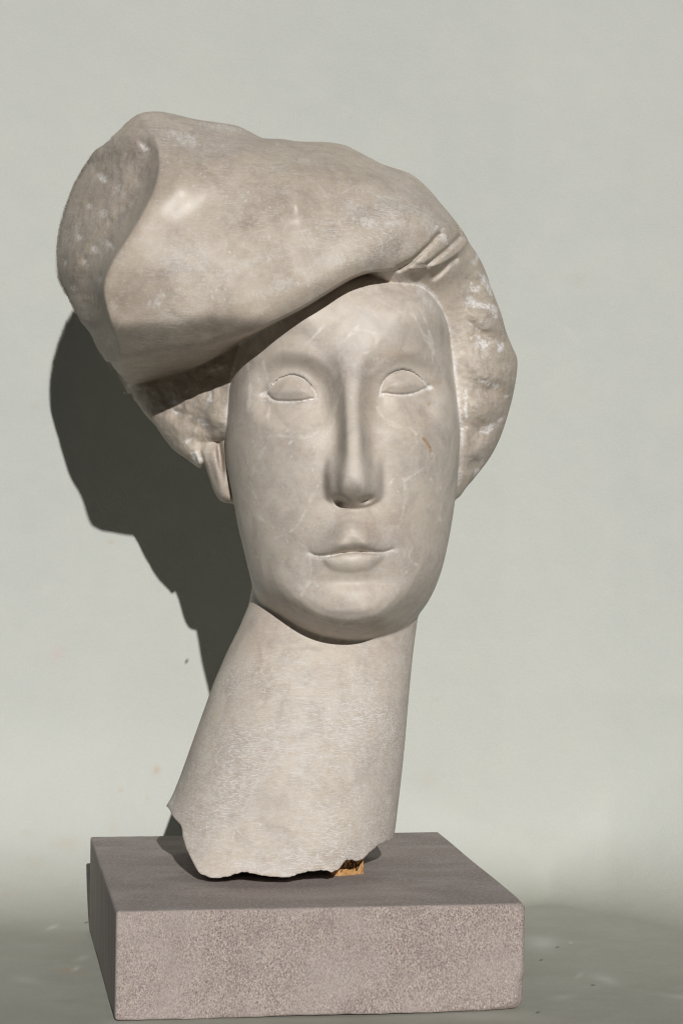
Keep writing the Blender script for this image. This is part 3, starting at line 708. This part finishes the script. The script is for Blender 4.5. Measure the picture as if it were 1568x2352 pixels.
def build_paper():
    xs = np.concatenate([np.linspace(-0.55, -0.30, 30, endpoint=False), np.linspace(-0.30, 0.30, 300), np.linspace(0.30, 0.55, 31)[1:]])
    n1, n2, n3 = 150, 90, 260
    out = []
    for x in xs:
        start = np.interp(x, [-0.4, -0.2, 0.0, 0.12, 0.155, 0.20, 0.26, 0.4], [0.07, 0.08, 0.11, 0.18, 0.20, 0.165, 0.10, 0.06])
        rad = np.interp(x, [-0.4, -0.2, 0.0, 0.12, 0.155, 0.20, 0.26, 0.4], [0.15, 0.14, 0.115, 0.05, 0.037, 0.08, 0.15, 0.20])
        fl = np.concatenate([np.linspace(-0.5, -0.35, 10, endpoint=False), np.linspace(-0.35, start, n1, endpoint=False)])
        a = np.linspace(0, math.pi / 2, n2, endpoint=False)
        wz = np.concatenate([np.linspace(rad, 0.85, n3), np.linspace(0.85, 1.0, 11)[1:]])
        yy = np.concatenate([fl, start + rad * np.sin(a), np.full(len(wz), start + rad)])
        zz = np.concatenate([np.zeros(len(fl)), rad * (1 - np.cos(a)), wz])
        out.append(np.stack([np.full(len(yy), x), yy, zz], 1))
    G = np.array(out); nx, nz = G.shape[:2]
    # smooth across and add gentle buckles
    for _ in range(6):
        G[1:-1, :, 1:] = (G[:-2, :, 1:] + 2 * G[1:-1, :, 1:] + G[2:, :, 1:]) / 4
    X, Yc, Z = G[..., 0], G[..., 1], G[..., 2]
    wall = np.clip(Z / 0.15, 0, 1)
    curl = np.where(X > 0, 0.26, 0.08) * np.clip(np.abs(X), 0, 0.3) ** 2
    G[..., 1] = Yc + wall * (-curl + 0.0035 * np.sin(X * 9 + Z * 4 + 1) + 0.0006 * np.sin(X * 17 - Z * 9) + 0.0005 * np.sin(Z * 15 + X * 5))
    G[..., 2] = Z - 0.0006 + (1 - wall) * 0.0004 * np.sin(X * 30 + Yc * 17)
    verts = G.reshape(-1, 3)
    i, j = np.meshgrid(np.arange(nx - 1), np.arange(nz - 1), indexing='ij')
    q0 = (i * nz + j).ravel(); fc = np.stack([q0, q0 + nz, q0 + nz + 1, q0 + 1], 1)
    me = bpy.data.meshes.new('backdrop'); me.from_pydata(verts.tolist(), [], fc.tolist())
    me.polygons.foreach_set('use_smooth', np.ones(len(fc), bool))
    u, v = pix_to_uv(verts)
    def spot(cu, cv, su, sv, a=0.0):
        c, s = math.cos(a), math.sin(a); x = u - cu; y = v - cv
        return np.exp(-0.5 * (((c * x + s * y) / su) ** 2 + ((-s * x + c * y) / sv) ** 2))
    rust = np.zeros(len(u)); dust = np.zeros(len(u)); pink = np.zeros(len(u)); speck = np.zeros(len(u))
    for cu, cv, su, sv, am in ((360, 1769, 5, 6, .7), (279, 1814, 4, 4, .4), (340, 1833, 3, 3, .4), (223, 1197, 5, 2.5, .4), (257, 1244, 6, 3, .4), (80, 932, 4, 4, .3), (157, 2228, 14, 4, .45), (185, 2240, 8, 3, .35), (150, 1937, 22, 8, .25), (84, 1982, 14, 10, .15), (15, 2052, 4, 2, .5), (40, 2050, 8, 2, .35),
                               (60, 1913, 8, 4, .2), (985, 1790, 14, 10, .16), (1000, 1607, 6, 3, .25), (1330, 640, 10, 10, .1), (260, 1900, 8, 16, .12), (160, 2160, 8, 3, .25), (480, 1272, 3, 3, .3), (350, 1340, 3, 2, .3), (365, 1355, 3, 2, .3), (310, 1480, 12, 4, .1), (1345, 1195, 10, 4, .1)):
        rust = np.maximum(rust, am * spot(cu, cv, su, sv))
    for cu, cv, su, sv, a, am in ((1245, 2166, 26, 11, .05, .6), (120, 2130, 10, 3, -.4, .6), (1330, 2240, 8, 3, -.6, .5), (1390, 2250, 22, 6, .3, .4), (1290, 2290, 18, 4, -.1, .35), (60, 2250, 22, 5, .1, .35), (190, 2200, 12, 4, -.3, .4), (175, 2225, 6, 3, -.5, .7), (300, 2345, 60, 6, -.1, .3), (1110, 2335, 60, 8, 0, .35),
                                  (1310, 2165, 2, 2, 0, .8), (110, 1355, 14, 6, -.3, .2), (1560, 2290, 30, 4, .1, .4), (1300, 760, 40, 1.5, .75, .3), (1410, 690, 10, 1.5, -.7, .2)):
        dust = np.maximum(dust, am * spot(cu, cv, su, sv, a))
    pink = np.maximum(.5 * spot(133, 1502, 12, 10, -.6), .35 * spot(152, 1492, 3, 8))
    speck = .85 * (spot(431, 1519, 2.6, 2.6) > .4)
    for cu, cv in ((1303, 2295), (1242, 2205), (1280, 2175), (1320, 2262), (200, 2120), (203, 2180), (1362, 2262), (1235, 2325)): speck = np.maximum(speck, .8 * (spot(cu, cv, 2.2, 1.6) > .5))
    speck = np.maximum(speck, .7 * (spot(1310, 790, 60, 0.9, .8) > 2))
    for nm, ar in (('floor_shade', np.clip(1 - verts[:, 2] / 0.055, 0, 1) ** 1.5), ('rust', rust), ('dust', dust), ('pink', pink), ('speck', speck)): add_attr(me, nm, ar)  # painted floor darkening fades out up the curve
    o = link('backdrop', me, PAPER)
    tag(o, 'smooth grey-green paper sweep curving from floor to wall', 'backdrop', kind='structure')
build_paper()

# ------------------------------------------------------------------ the stone block
YAW = 0.1679; SW, SD, SH = 0.2400, 0.2467, 0.0632
TLF = np.array([CAM[0] - 0.1248, CAM[1] + 1.3, 0.0])
SX = np.array([math.cos(YAW), math.sin(YAW), 0]); SY = np.array([-math.sin(YAW), math.cos(YAW), 0])

def build_slab():
    # box of fine quads whose edges are rubbed round and chipped
    n = (120, 120, 36); L = (SW, SD, SH); verts = []; idx = {}; faces = []
    def vid(i, j, k):
        key = (i, j, k)
        if key not in idx: idx[key] = len(verts); verts.append((i / n[0], j / n[1], k / n[2]))
        return idx[key]
    for ax in range(3):
        a, b = [q for q in range(3) if q != ax]
        for s in (0, n[ax]):
            for i in range(n[a]):
                for j in range(n[b]):
                    c = []
                    for di, dj in ((0, 0), (1, 0), (1, 1), (0, 1)):
                        p = [0, 0, 0]; p[ax] = s; p[a] = i + di; p[b] = j + dj; c.append(vid(*p))
                    flip = (s == 0) ^ (ax == 1)
                    faces.append(c[::-1] if flip else c)
    T = np.array(verts); 
    # crowd the lines towards the edges
    def ease(t, Lm): 
        k = 0.05 / max(Lm, 0.06) * 0.06
        return t + 0.11 * np.sin(2 * math.pi * t) * -1 * 0.9
    T = np.stack([ease(T[:, q], L[q]) for q in range(3)], 1)
    P = T * np.array(L)
    # rounding: clamp to inner box and push out by radius
    r = np.full(len(P), 0.0018)
    chipn = np.sin(P[:, 0] * 310 + 1) * np.sin(P[:, 0] * 127 + P[:, 1] * 90) + np.sin(P[:, 0] * 53 + 2 + P[:, 1] * 41)
    r = r + 0.0007 * chipn * (P[:, 2] < 0.02) + 0.00035 * chipn * (P[:, 2] > 0.04)
    right_c = np.clip(1 - np.abs(P[:, 0] - SW) / 0.02, 0, 1) * np.clip(1 - P[:, 1] / 0.02, 0, 1)
    r = r + 0.0022 * right_c
    lowc = np.clip(1 - np.abs(P[:, 0] - SW) / 0.03, 0, 1) * np.clip(1 - P[:, 1] / 0.02, 0, 1) * (P[:, 2] < 0.02)
    r = r + 0.003 * lowc
    lo = np.stack([r] * 3, 1); hi = np.array(L) - lo
    c = np.clip(P, lo, hi); d = P - c; ln = np.linalg.norm(d, axis=1); m = ln > 1e-9
    P[m] = c[m] + d[m] / ln[m][:, None] * r[m][:, None]
    h = 0.00012 * np.sin(P[:, 0] * 900 + 3 * np.sin(P[:, 1] * 500)) * np.sin(P[:, 2] * 1100 + P[:, 0] * 400)
    P[:, 1] += h * (P[:, 1] < 0.003); P[:, 2] += 0.0
    Wp = TLF + P[:, :1] * SX + P[:, 1:2] * SY + P[:, 2:] * np.array([0, 0, 1.0])
    org = TLF + SX * SW / 2 + SY * SD / 2
    loc = np.stack([(Wp - org) @ SX, (Wp - org) @ SY, Wp[:, 2]], 1)
    me = bpy.data.meshes.new('stone_block'); me.from_pydata(loc.tolist(), [], faces)
    me.polygons.foreach_set('use_smooth', np.ones(len(faces), bool))
    o = link('stone_block', me, SLAB); o.location = org; o.rotation_euler = (0, 0, YAW)
    tag(o, 'heavy speckled brown-grey sandstone block carrying the carved head', 'plinth')
build_slab()

# ------------------------------------------------------------------ the bust: objects
base_pt = world_pt(640.0, 2014.0, -150.0); base_pt[2] = SH
bust = bpy.data.objects.new('carved_head', None); COL.objects.link(bust); bust.empty_display_size = 0.05
bust.location = base_pt
tag(bust, 'pale beige marble head of a woman in a slanting beret on long neck', 'sculpture')

def piece(name, mask_q, parent):
    q = Q[mask_q]; used, inv = np.unique(q.ravel(), return_inverse=True); f = inv.reshape(-1, 4)
    me = bpy.data.meshes.new(name); n = len(used); m = len(f)
    me.vertices.add(n); me.vertices.foreach_set('co', (Wd[used] - base_pt).astype(np.float32).ravel())
    me.loops.add(m * 4); me.loops.foreach_set('vertex_index', f.astype(np.int32).ravel())
    me.polygons.add(m); me.polygons.foreach_set('loop_start', np.arange(0, m * 4, 4, dtype=np.int32))
    me.polygons.foreach_set('loop_total', np.full(m, 4, np.int32))
    me.update(calc_edges=True)
    me.polygons.foreach_set('use_smooth', np.ones(m, bool))
    for k_, a in ATT.items(): add_attr(me, k_, a[used])
    me.normals_split_custom_set_from_vertices([tuple(x) for x in VN[used].tolist()])
    return link(name, me, STONE, parent)

ql = LAB[Q[:, 0]]; qc = V[Q].mean(1)
names = [p[0] for p in parts]
isface = ql == 0
qe = [samp(e.astype(np.float32), qc[:, 0], qc[:, 1]) for e in eyes]
nz_ = samp(nose_h.astype(np.float32), qc[:, 0], qc[:, 1]) > 12
noseq = isface & nz_ & (np.abs(qc[:, 0] - 812) < 75) & (qc[:, 1] > 870) & (qc[:, 1] < 1172)
mup = samp((mline - VV).astype(np.float32), qc[:, 0], qc[:, 1])
mouthq = isface & ((((qc[:, 0] - 811) / 88) ** 2 + ((qc[:, 1] - 1281) / 40) ** 2) < 1) & (mup < 26)
eyeq = [isface & (e > -1.0) for e in qe]
rest = isface & ~noseq & ~mouthq & ~eyeq[0] & ~eyeq[1]
face = piece('face', rest, bust); face['label'] = 'smooth oval face with blank eyes'
for m_ in eyeq: piece('eye', m_, face)
piece('nose', noseq, face); piece('mouth', mouthq, face)
o = piece('beret', ql == 4, bust); o['label'] = 'large slanting beret with a hollowed chipped left side'
o = piece('hair', ql == 2, bust); o['label'] = 'roughly tooled hair with white chip marks'
piece('ear', ql == 3, bust)
o = piece('neck', ql == 1, bust); o['label'] = 'long scratched neck with a jagged broken lower edge'
print('bust quads', len(Q))

# ------------------------------------------------------------------ the cork wedge under the neck
def cork_material():
    k = NT('cork'); co = k.node('ShaderNodeTexCoord').outputs['Object']
    n = k.noise(co, 420, 4, 0.65); g = k.noise(co, 150, 3, 0.6)
    col = k.ramp(n, [(0.3, (0.40, 0.20, 0.075)), (0.5, (0.56, 0.31, 0.125)), (0.7, (0.68, 0.42, 0.19))])
    col = k.mix(k.ramp(g, [(0.64, 0.0), (0.72, 0.8)]), col, (0.24, 0.11, 0.045))
    k.l(col, k.p.inputs['Base Color']); k.p.inputs['Roughness'].default_value = 0.9; k.p.inputs['Specular IOR Level'].default_value = 0.15
    b = k.node('ShaderNodeBump'); b.inputs['Distance'].default_value = 0.0008; b.inputs['Strength'].default_value = 0.6
    k.l(n, b.inputs['Height']); k.l(b.outputs[0], k.p.inputs['Normal'])
    return k.m

def slab_hit(u, v):
    d = world_pt(u, v, 0.0) - CAM
    return CAM + d * ((SH - CAM[2]) / d[2])

def build_cork():
    pr = slab_hit(834.0, 2006.0); pl_ = slab_hit(768.0, 2011.0)
    wid = np.linalg.norm(pr - pl_); ax = (pr - pl_) / wid; bk = np.array([-ax[1], ax[0], 0])
    rad = 0.0125; hgt = 0.0125; chord = wid * 1.12
    # plan: slightly bowed front (piece of a cork's round side), cut flat at the right and back
    half = math.asin(min(0.98, chord / 2 / (rad * 2.6))) ; R_ = chord / 2 / math.sin(half)
    ang = np.linspace(-half, half, 25)
    plan = [(R_ * math.sin(a), R_ * (1 - math.cos(a))) for a in ang]      # x along chord, y back
    x1, y1 = plan[-1]; x0, y0 = plan[0]
    plan += [(x1 + 0.0012, y1 + 0.006), (x1 - 0.004, y1 + 0.009), (x0 + 0.003, y0 + 0.009), (x0, y0 + 0.005)]
    mid = (pr + pl_) / 2 - ax * (chord - wid) / 2 - bk * 0.0022
    m = len(plan); vv = []; ff = []
    rows = 9; rr = random.Random(3)
    for k_ in range(rows):
        z = hgt * k_ / (rows - 1)
        for i, (x, y) in enumerate(plan):
            j = 0.00022 * rr.uniform(-1, 1); hz = z
            if k_ == rows - 1: hz = z - 0.0035 * (x - x0) / (x1 - x0) * 0 + 0.0004 * rr.uniform(-1, 1)
            vv.append((x + j, y + j, hz))
    for k_ in range(rows - 1):
        for i in range(m):
            a = k_ * m + i; b_ = k_ * m + (i + 1) % m; ff.append((a, b_, b_ + m, a + m))
    ff.append(tuple(range(m))[::-1]); ff.append(tuple(range((rows - 1) * m, rows * m)))
    me = bpy.data.meshes.new('cork_wedge'); me.from_pydata(vv, [], ff)
    o = link('cork_wedge', me, cork_material())
    o.location = (mid[0], mid[1], SH); o.rotation_euler = (0, 0, math.atan2(ax[1], ax[0]))
    tag(o, 'small tan cork wedge with burnt lettering propping the neck', 'cork')
    # burnt lettering, upside down along the bowed front
    cu = bpy.data.curves.new('cork_lettering', 'FONT'); cu.body = 'Agricola'; cu.size = 0.0082; cu.shear = 0.3; cu.space_character = 1.0; cu.resolution_u = 3; cu.offset = 0.00002
    tmp = bpy.data.objects.new('tmp', cu); COL.objects.link(tmp)
    dg = bpy.context.evaluated_depsgraph_get(); tm = bpy.data.meshes.new_from_object(tmp.evaluated_get(dg))
    bpy.data.objects.remove(tmp)
    bm = bmesh.new(); bm.from_mesh(tm); bmesh.ops.subdivide_edges(bm, edges=[e for e in bm.edges if e.calc_length() > 0.0012], cuts=2); 
    xs_ = [v_.co.x for v_ in bm.verts]; total_w = max(xs_)
    for v_ in bm.verts:
        s_ = chord / 2 * 0.86 - v_.co.x                  # turned half round: first letter at the right
        z_ = 0.0078 - v_.co.y
        a = max(-half, min(half, s_ / R_))
        v_.co = (R_ * math.sin(a) * (1 + 0.0003 / R_), R_ * (1 - math.cos(a)) - 0.0003, max(0.0008, min(hgt - 0.0004, z_)))
    bmesh.ops.delete(bm, geom=[f for f in bm.faces if f.calc_center_median().x < -chord / 2 + 0.0005], context='FACES')
    me2 = bpy.data.meshes.new('lettering'); bm.to_mesh(me2); bm.free()
    k = NT('burnt_ink'); k.p.inputs['Base Color'].default_value = (0.035, 0.014, 0.008, 1); k.p.inputs['Roughness'].default_value = 0.9
    link('lettering', me2, k.m, o)
build_cork()
